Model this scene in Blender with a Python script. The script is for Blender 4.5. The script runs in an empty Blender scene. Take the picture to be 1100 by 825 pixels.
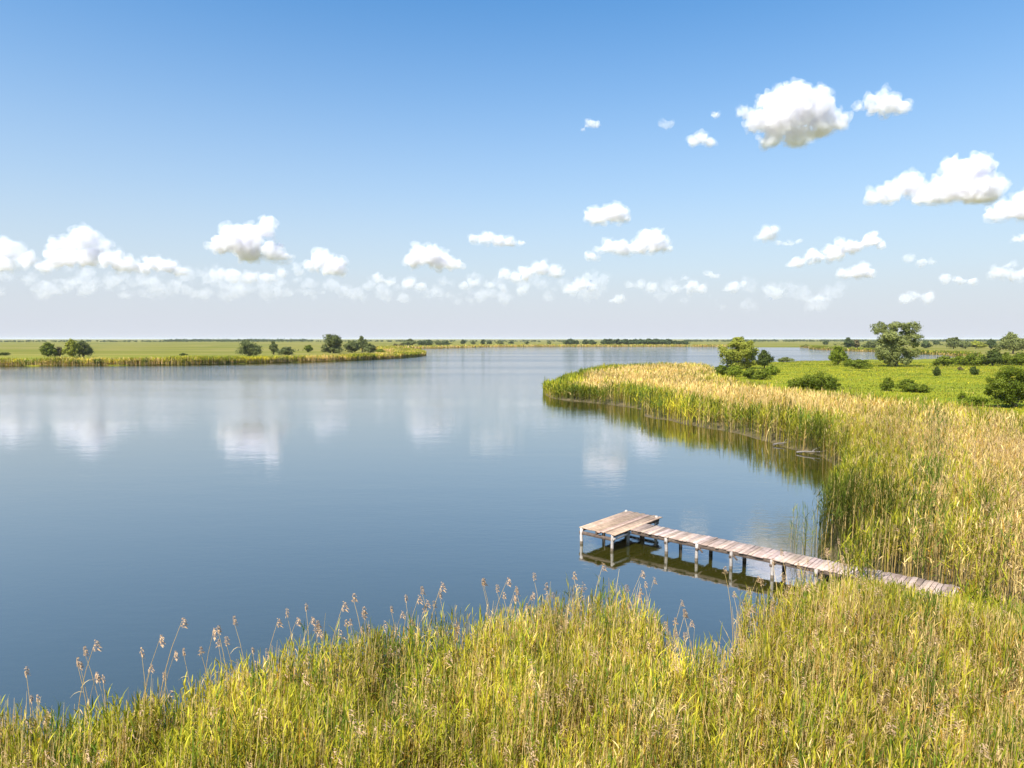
import bpy, math, random
import numpy as np
from mathutils import Vector, Matrix, noise as mnoise

# ------------------------------------------------------------------ camera, sky, sun, exposure
S = bpy.context.scene
COL = S.collection
R = math.radians
F = 743.0                       # focal length in photo pixels (1100 wide)
CAM_H = 9.0
PITCH = math.atan(48.5 / F)
cd = bpy.data.cameras.new('camera'); cam = bpy.data.objects.new('camera', cd); COL.objects.link(cam)
cam.location = (0, 0, CAM_H); cam.rotation_euler = (math.pi / 2 - PITCH, 0, 0)
cd.sensor_width = 36.0; cd.lens = 36.0 * F / 1100.0
cd.clip_start = 0.1; cd.clip_end = 120000
S.camera = cam

SUN_EL = R(50); SUN_AZ = R(218)      # azimuth clockwise from +Y: behind the camera and to the left
sun_dir = Vector((math.sin(SUN_AZ) * math.cos(SUN_EL), math.cos(SUN_AZ) * math.cos(SUN_EL), math.sin(SUN_EL)))
sl = bpy.data.lights.new('sun', 'SUN'); sl.energy = 5.0; sl.angle = R(0.53); sl.color = (1.0, 0.965, 0.925)
sun = bpy.data.objects.new('sun', sl); COL.objects.link(sun)
sun.rotation_euler = sun_dir.to_track_quat('Z', 'Y').to_euler(); sun.location = (0, 0, 50)

W_ = bpy.data.worlds.new('World'); S.world = W_; W_.use_nodes = True
nt = W_.node_tree; nt.nodes.clear()
sky = nt.nodes.new('ShaderNodeTexSky'); sky.sky_type = 'NISHITA'; sky.sun_disc = False
sky.sun_elevation = SUN_EL; sky.sun_rotation = SUN_AZ
sky.altitude = 0; sky.air_density = 1.15; sky.dust_density = 0.9; sky.ozone_density = 1.6
hs = nt.nodes.new('ShaderNodeHueSaturation'); hs.inputs['Hue'].default_value = 0.492; hs.inputs['Saturation'].default_value = 1.42; hs.inputs['Value'].default_value = 1.0
# pale lavender summer haze low in the sky, fading out upwards
tc = nt.nodes.new('ShaderNodeTexCoord'); sx = nt.nodes.new('ShaderNodeSeparateXYZ')
rp = nt.nodes.new('ShaderNodeValToRGB'); rp.color_ramp.interpolation = 'B_SPLINE'
el = rp.color_ramp.elements
el[0].position = 0.0; el[0].color = (1, 1, 1, 1); el[1].position = 0.62; el[1].color = (0, 0, 0, 1)
for p_, v_ in ((.03, .97), (.10, .80), (.20, .52), (.32, .26), (.45, .08)):
    e = el.new(p_); e.color = (v_, v_, v_, 1)
mx = nt.nodes.new('ShaderNodeMix'); mx.data_type = 'RGBA'
tn = nt.nodes.new('ShaderNodeMix'); tn.data_type = 'RGBA'; tn.blend_type = 'MULTIPLY'
mx.inputs['B'].default_value = (4.35, 4.58, 5.1, 1)
bg = nt.nodes.new('ShaderNodeBackground'); bg.inputs['Strength'].default_value = 0.095
wo = nt.nodes.new('ShaderNodeOutputWorld')
L = nt.links.new
L(sky.outputs[0], hs.inputs['Color']); L(tc.outputs['Generated'], sx.inputs[0]); L(sx.outputs['Z'], rp.inputs[0])
L(rp.outputs[0], mx.inputs['Factor']); L(hs.outputs[0], tn.inputs['A']); tn.inputs['B'].default_value = (.70, 1.04, 1.22, 1); tn.inputs['Factor'].default_value = 1; L(tn.outputs['Result'], mx.inputs['A']); L(mx.outputs['Result'], bg.inputs[0]); L(bg.outputs[0], wo.inputs[0])

S.view_settings.view_transform = 'Standard'; S.view_settings.look = 'None'
S.view_settings.gamma = 1.0; S.view_settings.use_curve_mapping = False
S.view_settings.exposure = 0.75
S.render.engine = 'CYCLES'
cy = S.cycles
cy.use_denoising = True
try:
    cy.denoiser = 'OPENIMAGEDENOISE'; cy.denoising_prefilter = 'ACCURATE'
except Exception: pass
cy.max_bounces = 14; cy.diffuse_bounces = 3; cy.glossy_bounces = 3; cy.transmission_bounces = 4
cy.transparent_max_bounces = 12; cy.volume_bounces = 12
cy.caustics_reflective = False; cy.caustics_refractive = False

# ------------------------------------------------------------------ helpers
def ray(px, py):
    a = (px - 550) / F; b = -(py - 412.5) / F
    c, s = math.cos(PITCH), math.sin(PITCH)
    return Vector((a, b * s + c, b * c - s))
def P(px, py, h=0.0):
    """world point where the sight line through photo pixel (px,py) meets height h"""
    d = ray(px, py); t = (h - CAM_H) / d.z
    return Vector((d.x * t, d.y * t, h))
def tag(o, label=None, cat=None, group=None, kind=None):
    if label: o['label'] = label
    if cat: o['category'] = cat
    if group: o['group'] = group
    if kind: o['kind'] = kind
    return o
def empty(name, loc, rz=0.0):
    o = bpy.data.objects.new(name, None); COL.objects.link(o); o.location = loc; o.rotation_euler = (0, 0, rz)
    o.empty_display_size = 0.2
    return o
def mesh_obj(name, V, Fc, mat, parent=None, col=None, smooth=False):
    """V (n,3), Fc (m,k) index array or list of arrays of equal k, col (n,3)"""
    me = bpy.data.meshes.new(name)
    V = np.ascontiguousarray(V, np.float32)
    if isinstance(Fc, np.ndarray): Fc = [Fc]
    Fc = [np.ascontiguousarray(f, np.int32) for f in Fc if len(f)]
    loops = np.concatenate([f.ravel() for f in Fc]); tot = np.concatenate([np.full(len(f), f.shape[1], np.int32) for f in Fc])
    start = np.concatenate([[0], np.cumsum(tot)[:-1]]).astype(np.int32)
    me.vertices.add(len(V)); me.vertices.foreach_set('co', V.ravel())
    me.loops.add(len(loops)); me.loops.foreach_set('vertex_index', loops)
    me.polygons.add(len(tot)); me.polygons.foreach_set('loop_start', start)
    try: me.polygons.foreach_set('loop_total', tot)
    except Exception: pass
    if smooth: me.polygons.foreach_set('use_smooth', np.ones(len(tot), bool))
    me.update(calc_edges=True)
    if col is not None:
        at = me.attributes.new('Col', 'FLOAT_COLOR', 'POINT')
        c4 = np.ones((len(V), 4), np.float32); c4[:, :3] = col
        at.data.foreach_set('color', c4.ravel())
    if mat: me.materials.append(mat)
    o = bpy.data.objects.new(name, me); COL.objects.link(o)
    if parent: o.parent = parent
    return o
def node_mat(name):
    m = bpy.data.materials.new(name); m.use_nodes = True
    n = m.node_tree; n.nodes.clear()
    return m, n, n.nodes.new('ShaderNodeOutputMaterial')
# ------------------------------------------------------------------ shoreline, ground, water
rng = np.random.default_rng(7)
def pts(lst): return [tuple(P(*a)[:2]) for a in lst]
FG = pts([(-60,800,1.6),(0,780,1.6),(60,765,1.6),(100,752,1.6),(150,742,1.6),(200,736,1.6),(250,724,1.6),(300,706,1.6),(350,698,1.6),(400,692,1.6),(450,682,1.6),
          (500,670,1.6),(550,664,1.6),(600,656,1.6),(650,655,1.6),(700,660,1.6),(728,675,1.6),(745,700,1.6),(768,706,1.6),(778,684,1.6),(790,657,1.6),(812,652,1.6),(840,640,1.6),(868,628,1.6)])
FR_ = [(10.6, 22.6), (12.0, 24.6), (13.3, 26.3), (12.9, 27.9)]
BK = pts([(880,602),(876,596),(878,585),(893,548),(905,520),(903,508),(888,496),(872,489),(850,483),(828,476),(800,468),(770,462),(740,457),(715,451.5),(696,448.5),(689,446),(690,441),(675,437.5),
          (650,434.5),(625,432),(604,430),(590,427),(583,422.5),(584,417)]) + \
     pts([(592,407,2.2),(604,401,2.2),(640,396,2.2),(656,393.4,2.2),(700,392.2,2.2),(760,391,2.2)])
CH = pts([(800,390.5),(860,388.4),(900,387.3),(950,386.5),(985,386.2),(1000,385.8),(1022,384.5),(1030,383),(1012,381.3),(985,380.4),(960,378.4),(935,377.8),(915,377.2),(890,376.2),(868,374.9),(877,373.9),(858,373.3)])
FAR = pts([(800,372.9),(740,372.5),(660,372.6),(600,372.6),(560,372.7),(520,373.0),(500,373.6),(470,374.2),(440,374.8),(422,375.4),(430,377.2),(447,379.2),(458,380.6),(459,381.8),(450,383.2),(430,384.8),(400,386.6),
           (350,388.3),(300,389.6),(250,390.8),(200,391.8),(100,392.8),(0,393.4),(-200,394.2),(-500,396)])
LAKE = np.array(FG + FR_ + BK + CH + FAR + [(-700, 60), (-420, -120), (-60, -30), (-25, 4)])
def sdist(X, Y, poly):
    """signed distance to a polygon, negative inside"""
    d = np.full(X.shape, 1e18); ins = np.zeros(X.shape, bool); n = len(poly)
    for i in range(n):
        x0, y0 = poly[i]; x1, y1 = poly[(i + 1) % n]; ex, ey = x1 - x0, y1 - y0
        t = np.clip(((X - x0) * ex + (Y - y0) * ey) / (ex * ex + ey * ey + 1e-9), 0, 1)
        d = np.minimum(d, (X - x0 - t * ex) ** 2 + (Y - y0 - t * ey) ** 2)
        if y0 != y1:
            c = ((y0 > Y) != (y1 > Y)) & (X < (x1 - x0) * (Y - y0) / (y1 - y0) + x0); ins ^= c
    d = np.sqrt(d); return np.where(ins, -d, d)
# reed bed of the near and right bank (land only); beyond its rear line is the meadow
rear = pts([(760,393,2.0),(768,400,2.0),(790,408,2.0),(830,414,2.0),(900,420,2.0),(1000,429,2.0),(1100,440,2.0),(1300,462,2.0)])
REED = np.array(pts([(560,440),(560,395,2.2),(700,391.6,2.2),(758,390.6,2.2)]) + rear + [(95, 40), (95, -12), (-70, -12), (-70, 30), (0, 30)])
def vnoise(x, y, s, seed=0):
    """smooth value noise, vectorised"""
    x = x / s + seed * 17.31; y = y / s + seed * 9.77
    xi = np.floor(x).astype(np.int64); yi = np.floor(y).astype(np.int64); fx = x - xi; fy = y - yi
    fx = fx * fx * (3 - 2 * fx); fy = fy * fy * (3 - 2 * fy)
    def h(a, b):
        n = (a * 374761393 + b * 668265263 + seed * 1274126177) & 0x7fffffff
        n = ((n ^ (n >> 13)) * 1274126177) & 0x7fffffff
        return ((n ^ (n >> 16)) & 0xffff) / 65535.0
    return (h(xi, yi) * (1 - fx) + h(xi + 1, yi) * fx) * (1 - fy) + (h(xi, yi + 1) * (1 - fx) + h(xi + 1, yi + 1) * fx) * fy
def fbm(x, y, s, seed=0): return vnoise(x, y, s, seed) * .55 + vnoise(x, y, s * .45, seed + 1) * .3 + vnoise(x, y, s * .2, seed + 2) * .15
def gheight(X, Y):
    d = sdist(X, Y, LAKE) + (fbm(X, Y, 3.0, 3) - .5) * 1.2
    return np.where(d > 0, np.minimum(.32, -.05 + d * .25), np.maximum(-2.5, -.05 + d * .35))

na, nrad = 900, 300
ang = np.linspace(0, 2 * math.pi, na, endpoint=False); rad = np.concatenate([[0], 2.0 * (26000 / 2.0) ** (np.arange(nrad) / (nrad - 1))])
A, Rr = np.meshgrid(ang, rad); GX = (np.sin(A) * Rr).ravel(); GY = (np.cos(A) * Rr).ravel()
GZ = gheight(GX, GY)
i0 = (np.arange(nrad)[:, None] * na + np.arange(na)[None, :]); i1 = (np.arange(nrad)[:, None] * na + (np.arange(na)[None, :] + 1) % na)
Q = np.stack([i0, i0 + na, i1 + na, i1], -1).reshape(-1, 4)
dre = sdist(GX, GY, REED)
msk = np.zeros((len(GX), 3)); msk[:, 0] = np.clip(.5 - dre * .3, 0, 1)             # under the reeds: dry litter and mud
m, n, out = node_mat('ground_soil_and_grass')
L = n.links.new
def N(t, **kw):
    nd = n.nodes.new(t)
    for k_, v_ in kw.items(): setattr(nd, k_, v_)
    return nd
def noise_node(n, scale, detail=4, rough=.6, vec=None):
    q = n.nodes.new('ShaderNodeTexNoise'); q.inputs['Scale'].default_value = scale; q.inputs['Detail'].default_value = detail; q.inputs['Roughness'].default_value = rough
    if vec is not None: n.links.new(vec, q.inputs['Vector'])
    return q
def ramp(n, fac, stops):
    r = n.nodes.new('ShaderNodeValToRGB'); e = r.color_ramp.elements
    e[0].position, e[0].color = stops[0][0], (*stops[0][1], 1); e[1].position, e[1].color = stops[-1][0], (*stops[-1][1], 1)
    for p_, c_ in stops[1:-1]: q = e.new(p_); q.color = (*c_, 1)
    n.links.new(fac, r.inputs[0]); return r
def mixc(n, fac, a, b):
    x = n.nodes.new('ShaderNodeMix'); x.data_type = 'RGBA'
    for k_, v_ in (('Factor', fac), ('A', a), ('B', b)):
        if isinstance(v_, (int, float)): x.inputs[k_].default_value = v_
        elif isinstance(v_, tuple): x.inputs[k_].default_value = (*v_, 1)
        else: n.links.new(v_, x.inputs[k_])
    return x.outputs['Result']
tc = N('ShaderNodeTexCoord'); mp = N('ShaderNodeMapping'); mp.inputs['Scale'].default_value = (1, 2.2, 1); L(tc.outputs['Object'], mp.inputs[0])
big = noise_node(n, .0045, 5, .6, mp.outputs[0]); mpm = N('ShaderNodeMapping'); mpm.inputs['Scale'].default_value = (.5, 3.2, 1); L(tc.outputs['Object'], mpm.inputs[0]); mid = noise_node(n, .05, 6, .7, mpm.outputs[0]); fine = noise_node(n, 1.3, 4, .7, tc.outputs['Object'])
c1 = ramp(n, big.outputs['Fac'], [(.34, (.13, .14, .014)), (.46, (.17, .16, .018)), (.54, (.24, .20, .05)), (.62, (.10, .12, .012)), (.72, (.18, .165, .04))])
c2 = ramp(n, mid.outputs['Fac'], [(.30, (.09, .125, .007)), (.42, (.17, .20, .008)), (.50, (.26, .245, .010)), (.58, (.14, .175, .008)), (.70, (.31, .26, .025))])
# nearer than ~400 m the meadow grass shows its own bright green
gd = N('ShaderNodeSeparateXYZ'); L(tc.outputs['Object'], gd.inputs[0])
mr = N('ShaderNodeMapRange'); mr.inputs['From Min'].default_value = 230; mr.inputs['From Max'].default_value = 420; L(gd.outputs['Y'], mr.inputs['Value'])
c3 = mixc(n, mr.outputs['Result'], c2.outputs[0], c1.outputs[0])
c4 = ramp(n, fine.outputs['Fac'], [(.3, (.06, .05, .025)), (.7, (.16, .12, .055))])
at = N('ShaderNodeAttribute'); at.attribute_name = 'Col'; sp = N('ShaderNodeSeparateColor'); L(at.outputs['Color'], sp.inputs[0])
c5 = mixc(n, sp.outputs['Red'], c3, c4.outputs[0])
bs = N('ShaderNodeBsdfPrincipled'); bs.inputs['Roughness'].default_value = .95; bs.inputs['Specular IOR Level'].default_value = .1
L(c5, bs.inputs['Base Color'])
bp = N('ShaderNodeBump'); bp.inputs['Strength'].default_value = .6; bp.inputs['Distance'].default_value = .15; L(fine.outputs['Fac'], bp.inputs['Height']); L(bp.outputs[0], bs.inputs['Normal'])
L(bs.outputs[0], out.inputs['Surface'])
ground = mesh_obj('ground', np.stack([GX, GY, GZ], 1), Q, m, col=msk, smooth=True); tag(ground, kind='structure')

# water: one level sheet with small ripples; murky olive body under a reflecting surface
m, n, out = node_mat('lake_water'); L = n.links.new
tc = N('ShaderNodeTexCoord'); mp = N('ShaderNodeMapping'); mp.inputs['Scale'].default_value = (.55, 1.25, 1); mp.inputs['Rotation'].default_value = (0, 0, R(12)); L(tc.outputs['Object'], mp.inputs[0])
w1 = noise_node(n, 2.6, 3, .55, mp.outputs[0]); w2 = noise_node(n, .35, 2, .5, mp.outputs[0])
mp2 = N('ShaderNodeMapping'); mp2.inputs['Scale'].default_value = (.004, .022, 1); L(tc.outputs['Object'], mp2.inputs[0])
wb = noise_node(n, 1.0, 4, .55, mp2.outputs[0])           # wind bands: where the ripples are stronger
wr = N('ShaderNodeMapRange'); wr.inputs['From Min'].default_value = .42; wr.inputs['From Max'].default_value = .68; wr.inputs['To Min'].default_value = .09; wr.inputs['To Max'].default_value = .36; L(wb.outputs['Fac'], wr.inputs['Value'])
ad = N('ShaderNodeMath', operation='MULTIPLY_ADD'); L(w2.outputs['Fac'], ad.inputs[0]); ad.inputs[1].default_value = 1.6; L(w1.outputs['Fac'], ad.inputs[2])
gy = N('ShaderNodeSeparateXYZ'); L(tc.outputs['Object'], gy.inputs[0])      # the open lake is more ruffled than the sheltered cove
gr_ = N('ShaderNodeMapRange'); gr_.inputs['From Min'].default_value = 70; gr_.inputs['From Max'].default_value = 260; gr_.inputs['To Min'].default_value = 1.0; gr_.inputs['To Max'].default_value = 16.0; L(gy.outputs['Y'], gr_.inputs['Value'])
gm = N('ShaderNodeMath', operation='MULTIPLY'); L(wr.outputs['Result'], gm.inputs[0]); L(gr_.outputs['Result'], gm.inputs[1])
gd2 = N('ShaderNodeMath', operation='MULTIPLY'); L(gm.outputs[0], gd2.inputs[0]); gd2.inputs[1].default_value = .026
bp = N('ShaderNodeBump'); bp.inputs['Strength'].default_value = 1; L(gd2.outputs[0], bp.inputs['Distance']); L(ad.outputs[0], bp.inputs['Height'])
df = N('ShaderNodeBsdfDiffuse'); df.inputs['Color'].default_value = (.046, .043, .005, 1)
gl = N('ShaderNodeBsdfGlossy'); gl.inputs['Roughness'].default_value = .05
lw = N('ShaderNodeLayerWeight'); lw.inputs['Blend'].default_value = .5; L(bp.outputs[0], lw.inputs['Normal'])
pw = N('ShaderNodeMath', operation='POWER'); L(lw.outputs['Facing'], pw.inputs[0]); pw.inputs[1].default_value = 1.9
fr_ = N('ShaderNodeMath', operation='MULTIPLY_ADD'); L(pw.outputs[0], fr_.inputs[0]); fr_.inputs[1].default_value = .85; fr_.inputs[2].default_value = .15
ms = N('ShaderNodeMixShader'); L(fr_.outputs[0], ms.inputs[0]); L(df.outputs[0], ms.inputs[1]); L(gl.outputs[0], ms.inputs[2])
L(bp.outputs[0], gl.inputs['Normal']); L(ms.outputs[0], out.inputs['Surface'])
xs = np.array([-2500, -200, 0, 200, 2500.]); ys = np.array([-400, 0, 100, 400, 1600.])
XX, YY = np.meshgrid(xs, ys); V = np.stack([XX.ravel(), YY.ravel(), np.zeros(25)], 1)
Q = np.array([[r * 5 + c, r * 5 + c + 1, r * 5 + c + 6, r * 5 + c + 5] for r in range(4) for c in range(4)])
water = mesh_obj('water', V, Q, m); tag(water, kind='structure')

# thin summer air between the camera and the far bank
m, n, out = node_mat('summer_haze')
v = n.nodes.new('ShaderNodeVolumePrincipled'); v.inputs['Color'].default_value = (.90, .93, 1, 1); v.inputs['Density'].default_value = .00004; v.inputs['Anisotropy'].default_value = 0.0
n.links.new(v.outputs[0], out.inputs['Volume']); m.cycles.homogeneous_volume = True
hx, hy0, hy1, hz0, hz1 = 27000, -27000, 27000, -3.6, 28
V = [(sx * hx, y, z) for z in (hz0, hz1) for y in (hy0, hy1) for sx in (-1, 1)]
haze = mesh_obj('haze', np.array(V, float), np.array([[0, 2, 3, 1], [4, 5, 7, 6], [0, 1, 5, 4], [2, 6, 7, 3], [0, 4, 6, 2], [1, 3, 7, 5]]), m); tag(haze, kind='stuff')
# ------------------------------------------------------------------ leaf and reed materials
def leaf_mat(name, trans=.30, spec=.09, rough=.55):
    m, n, out = node_mat(name); L = n.links.new
    at = n.nodes.new('ShaderNodeAttribute'); at.attribute_name = 'Col'
    b = n.nodes.new('ShaderNodeBsdfPrincipled'); b.inputs['Roughness'].default_value = rough; b.inputs['Specular IOR Level'].default_value = spec
    t = n.nodes.new('ShaderNodeBsdfTranslucent'); x = n.nodes.new('ShaderNodeMixShader'); x.inputs[0].default_value = trans
    L(at.outputs['Color'], b.inputs['Base Color']); L(at.outputs['Color'], t.inputs['Color'])
    L(b.outputs[0], x.inputs[1]); L(t.outputs[0], x.inputs[2]); L(x.outputs[0], out.inputs['Surface'])
    return m
M_REED = leaf_mat('reed_leaves'); M_LEAF = leaf_mat('tree_leaves', .25, .09)
def ribbons(C, Wd, side, col, tipcol=None):
    """C (n,k,3) centre lines, Wd (n,k) widths, side (n,3) -> verts, quads, colours"""
    n_, k = C.shape[:2]
    V = np.empty((n_, k, 2, 3)); h = (Wd / 2)[:, :, None] * side[:, None, :]
    V[:, :, 0] = C - h; V[:, :, 1] = C + h
    base = (np.arange(n_) * k * 2)[:, None]; j = np.arange(k - 1)[None, :] * 2
    q = np.stack([base + j, base + j + 1, base + j + 3, base + j + 2], -1).reshape(-1, 4)
    cc = np.repeat(col[:, None, :], k, 1)
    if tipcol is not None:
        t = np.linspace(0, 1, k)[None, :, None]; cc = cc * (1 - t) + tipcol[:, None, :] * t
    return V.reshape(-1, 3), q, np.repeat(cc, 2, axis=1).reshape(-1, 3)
class Acc:
    def __init__(s): s.V, s.Q, s.C, s.n = [], [], [], 0
    def add(s, v, q, c): s.V.append(v); s.Q.append(q + s.n); s.C.append(c); s.n += len(v)
    def build(s, name, mat, parent=None): return mesh_obj(name, np.concatenate(s.V), np.concatenate(s.Q), mat, parent, np.concatenate(s.C))
GREEN = np.array([.20, .225, .012]); DKGRN = np.array([.075, .125, .012]); YEL = np.array([.56, .465, .035]); TAN = np.array([.68, .46, .13]); PALE = np.array([.84, .61, .26]); RUST = np.array([.48, .26, .03])
def lerp(a, b, t): return a + (b - a) * t[:, None]
def reeds(acc, X, Y, H, dry, nleaf, kseg, lw, sw, ll=.42, green=0.0, plume=0.0, stalks=0.3):
    """dry: 0 fresh green .. 1 straw-coloured, per plant; lw/sw leaf and stem width"""
    n_ = len(X)
    if n_ == 0: return
    Z = np.maximum(gheight(X, Y), -.25)
    Z = Z - .05
    th = rng.uniform(0, 2 * math.pi, n_); lean = rng.normal(0, .07, n_); bent = rng.random(n_) < .07; lean = np.where(bent, rng.choice([-1, 1], n_) * rng.uniform(.25, .6, n_), lean); H = np.where(bent, H * .85, H); lean2 = lean * H
    wind = .05 * H
    r0_ = np.hypot(X, Y); ps_ = np.clip(r0_ / 16, .8, 5)
    cl_ = fbm(X / ps_, Y / ps_, .9, 83) - .5; br_ = 1 + (fbm(X / ps_, Y / ps_, 1.1, 87) - .5) * 1.15
    g = np.clip(rng.normal(.5, .24, n_) + cl_ * 1.5 - green, 0, 1)
    fresh = lerp(np.repeat(GREEN[None], n_, 0), YEL, g); fresh = np.where((rng.random(n_) < .14 + green * .8 + np.clip(fbm(X / ps_, Y / ps_, .7, 97) - .52, 0, 1) * 3.2)[:, None], DKGRN * rng.uniform(.8, 1.6, (n_, 1)), fresh)
    straw = lerp(np.repeat(TAN[None], n_, 0), PALE, rng.random(n_)); straw = np.where((rng.random(n_) < .13)[:, None], RUST, straw)
    isdry = rng.random(n_) < dry
    base = np.where(isdry[:, None], straw, fresh) * rng.uniform(.78, 1.22, (n_, 1)) * br_[:, None] * (1 - np.clip(green - .25, 0, .5) * 1.0 + np.zeros(n_))[:, None]
    # stems
    T = np.linspace(0, 1, 4)
    C = np.empty((n_, 4, 3)); bend = T ** 1.6
    C[:, :, 0] = X[:, None] + (np.cos(th) * lean2)[:, None] * bend + wind[:, None] * bend; C[:, :, 1] = Y[:, None] + (np.sin(th) * lean2)[:, None] * bend
    C[:, :, 2] = Z[:, None] + H[:, None] * T
    ps = rng.uniform(-.6, .6, n_); side = np.stack([np.cos(ps), np.sin(ps), 0 * ps], 1)
    stemcol = np.where((rng.random(n_) < stalks)[:, None], straw, base * .9 + straw * .1)
    w = np.full((n_, 4), 1.0) * sw * np.array([1, 1, .8, .3]); w *= rng.uniform(.7, 1.2, (n_, 1))
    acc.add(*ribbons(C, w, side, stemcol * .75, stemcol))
    # leaves
    for j in range(nleaf):
        keep = rng.random(n_) < np.where(isdry, .45, 1.0)
        idx = np.nonzero(keep)[0]; m_ = len(idx)
        if m_ == 0: continue
        t0 = np.clip((.22 + .76 * (j + rng.random(m_)) / nleaf) ** .62, 0, .98)
        bx = np.interp(t0, T, bend)
        o = np.stack([X[idx] + (np.cos(th) * lean2)[idx] * bx + wind[idx] * bx, Y[idx] + (np.sin(th) * lean2)[idx] * bx, Z[idx] + H[idx] * t0], 1)
        ph = rng.uniform(0, 2 * math.pi, m_); up = rng.uniform(.70, 1.35, m_) + .35 * (t0 > .85); Ln = ll * rng.uniform(.6, 1.3, m_) * np.where(isdry[idx], .7, 1)
        dh = np.stack([np.cos(ph), np.sin(ph), 0 * ph], 1)
        S_ = np.linspace(0, 1, kseg + 1); C = np.empty((m_, kseg + 1, 3))
        droop = rng.uniform(.1, .8, m_)
        for a, s in enumerate(S_):
            e = up - droop * s * 1.1
            C[:, a] = o + dh * (Ln * s * np.cos(up - droop * s * .5))[:, None]; C[:, a, 2] = o[:, 2] + Ln * s * np.sin(up - droop * s * .75)
        prof = np.array([.55, 1.0, .75, .12]) if kseg == 3 else (np.array([.7, 1.0, .12]) if kseg == 2 else np.array([1.0, .15]))
        wd = prof[None, :] * lw * rng.uniform(.7, 1.25, (m_, 1))
        tw = rng.normal(0, .5, m_)
        sd = np.stack([-np.sin(ph + tw) , np.cos(ph + tw), rng.normal(0, .35, m_)], 1); sd /= np.linalg.norm(sd, axis=1)[:, None]
        lc = base[idx] * rng.uniform(.8, 1.25, (m_, 1)); lowt = (t0 < .45) & (rng.random(m_) < .4); lc = np.where(lowt[:, None], straw[idx] * .8, lc)
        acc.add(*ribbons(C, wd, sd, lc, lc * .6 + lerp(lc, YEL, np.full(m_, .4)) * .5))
    if plume > 0:
        idx = np.nonzero(isdry & (rng.random(n_) < plume))[0]
        if len(idx): plumes(acc, X[idx] + (np.cos(th) * lean2)[idx] + wind[idx], Y[idx] + (np.sin(th) * lean2)[idx], Z[idx] + H[idx], sw)
def plumes(acc, X, Y, Z, sw, size=1.0, col=(.56, .37, .20), nf=9):
    n_ = len(X); c = np.repeat(np.array(col)[None], n_, 0) * rng.uniform(.8, 1.15, (n_, 1)); sd0 = rng.uniform(-.4, .4, n_)
    for j in range(nf):
        t = j / nf; ln = .17 * size * (1 - .5 * t) * rng.uniform(.7, 1.2, n_); ph = rng.normal(sd0, .9, n_)
        C = np.empty((n_, 3, 3)); b = np.stack([X, Y, Z - .16 * size + .24 * size * t], 1)
        d = np.stack([np.cos(ph) * .75 + .18, np.sin(ph) * .55, np.full(n_, .55)], 1)
        for a, s in enumerate((0, .55, 1)):
            C[:, a] = b + d * (ln * s)[:, None]; C[:, a, 2] -= ln * s * s * .75
        w = np.array([.5, 1.0, .2])[None, :] * (sw * 2.1) * rng.uniform(.8, 1.2, (n_, 1))
        ps = rng.uniform(-.7, .7, n_); side = np.stack([np.cos(ps), np.sin(ps), 0 * ps], 1)
        acc.add(*ribbons(C, w, side, c, c * 1.1))
def scatter(n_, r0, r1, a0, a1):
    """even-looking scatter on the ground around the camera between two distances and two bearings (degrees from straight ahead)"""
    r = np.sqrt(rng.uniform(r0 * r0, r1 * r1, n_)); a = np.radians(rng.uniform(a0, a1, n_)); return np.sin(a) * r, np.cos(a) * r
UX, UY = .75 , -.66                                  # pier runs this way, out of the lake
PO = P(659, 574.5, .72)                              # front corner of its platform
def pier_sd(X, Y):
    """distance from the pier's strip of ground"""
    dx, dy = X - PO.x, Y - PO.y; s = dx * .751 - dy * .661; t = dx * .661 + dy * .751
    return s, t
def reed_ok(X, Y):
    d = sdist(X, Y, LAKE) + (fbm(X, Y, 2.2, 11) - .5) * 1.0; r = sdist(X, Y, REED) + (fbm(X, Y, 6, 12) - .5) * 5
    s, t = pier_sd(X, Y)
    walk = (s < 12.1) & (s > -3) & (t > .85) & (t < 2.75)
    return (d > .1) & (r < 0) & ~walk, d, s, t
def dryness(X, Y, d):
    r = np.hypot(X, Y)
    base = np.where(r < 26, .26, .52)
    # straw-coloured belt in the middle of the right-hand bed and over the whole point
    belt = np.clip((d - 2.0) / 5.0, 0, 1) * np.clip((r - 27) / 12, 0, 1)
    pt = np.clip((d - 3.5) / 3.0, 0, 1) * (r > 80)
    rear_d = -sdist(X, Y, REED)
    out_ = base + belt * .40 + pt * .30 - np.where((r > 50), np.clip(1 - rear_d / 9, 0, 1) * .45, 0)
    out_ += (fbm(X, Y, 7, 21) - .5) * .85 + (vnoise(X, Y, 1.3, 25) - .5) * .6
    return np.clip(out_, .03, .95)
# nearest bed
acc = Acc()
X, Y = scatter(38000, 6.5, 25, -52, 52); ok, d, s, t = reed_ok(X, Y); ok &= (t < 1.5)
keep = ok & (rng.random(len(X)) < np.clip(.55 + d * .35, 0, 1)); X, Y, d, s, t = X[keep], Y[keep], d[keep], s[keep], t[keep]
H = 1.95 + (fbm(X, Y, 1.8, 31) - .5) * 1.5 + rng.normal(0, .16, len(X)) - np.clip(.8 - d, 0, 1) * .35
H = np.where((t > -5.2) & (s > 6.6), np.minimum(H, np.maximum(.04 + .35 * (1.13 - t) + rng.random(len(X)) ** 3 * .35, .2)), H)        # kept low along the pier
H = np.where((s > 11.9) & (s < 16) & (t > .2) & (t < 2.8), H * .5, H)
H = np.where(vnoise(X, Y, 1.6, 77) < .2, H * .8, H)
reeds(acc, X, Y, H, np.clip(dryness(X, Y, d), 0, .8), 13, 3, .0215, .013, ll=.27, plume=.06, stalks=.5)
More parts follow.
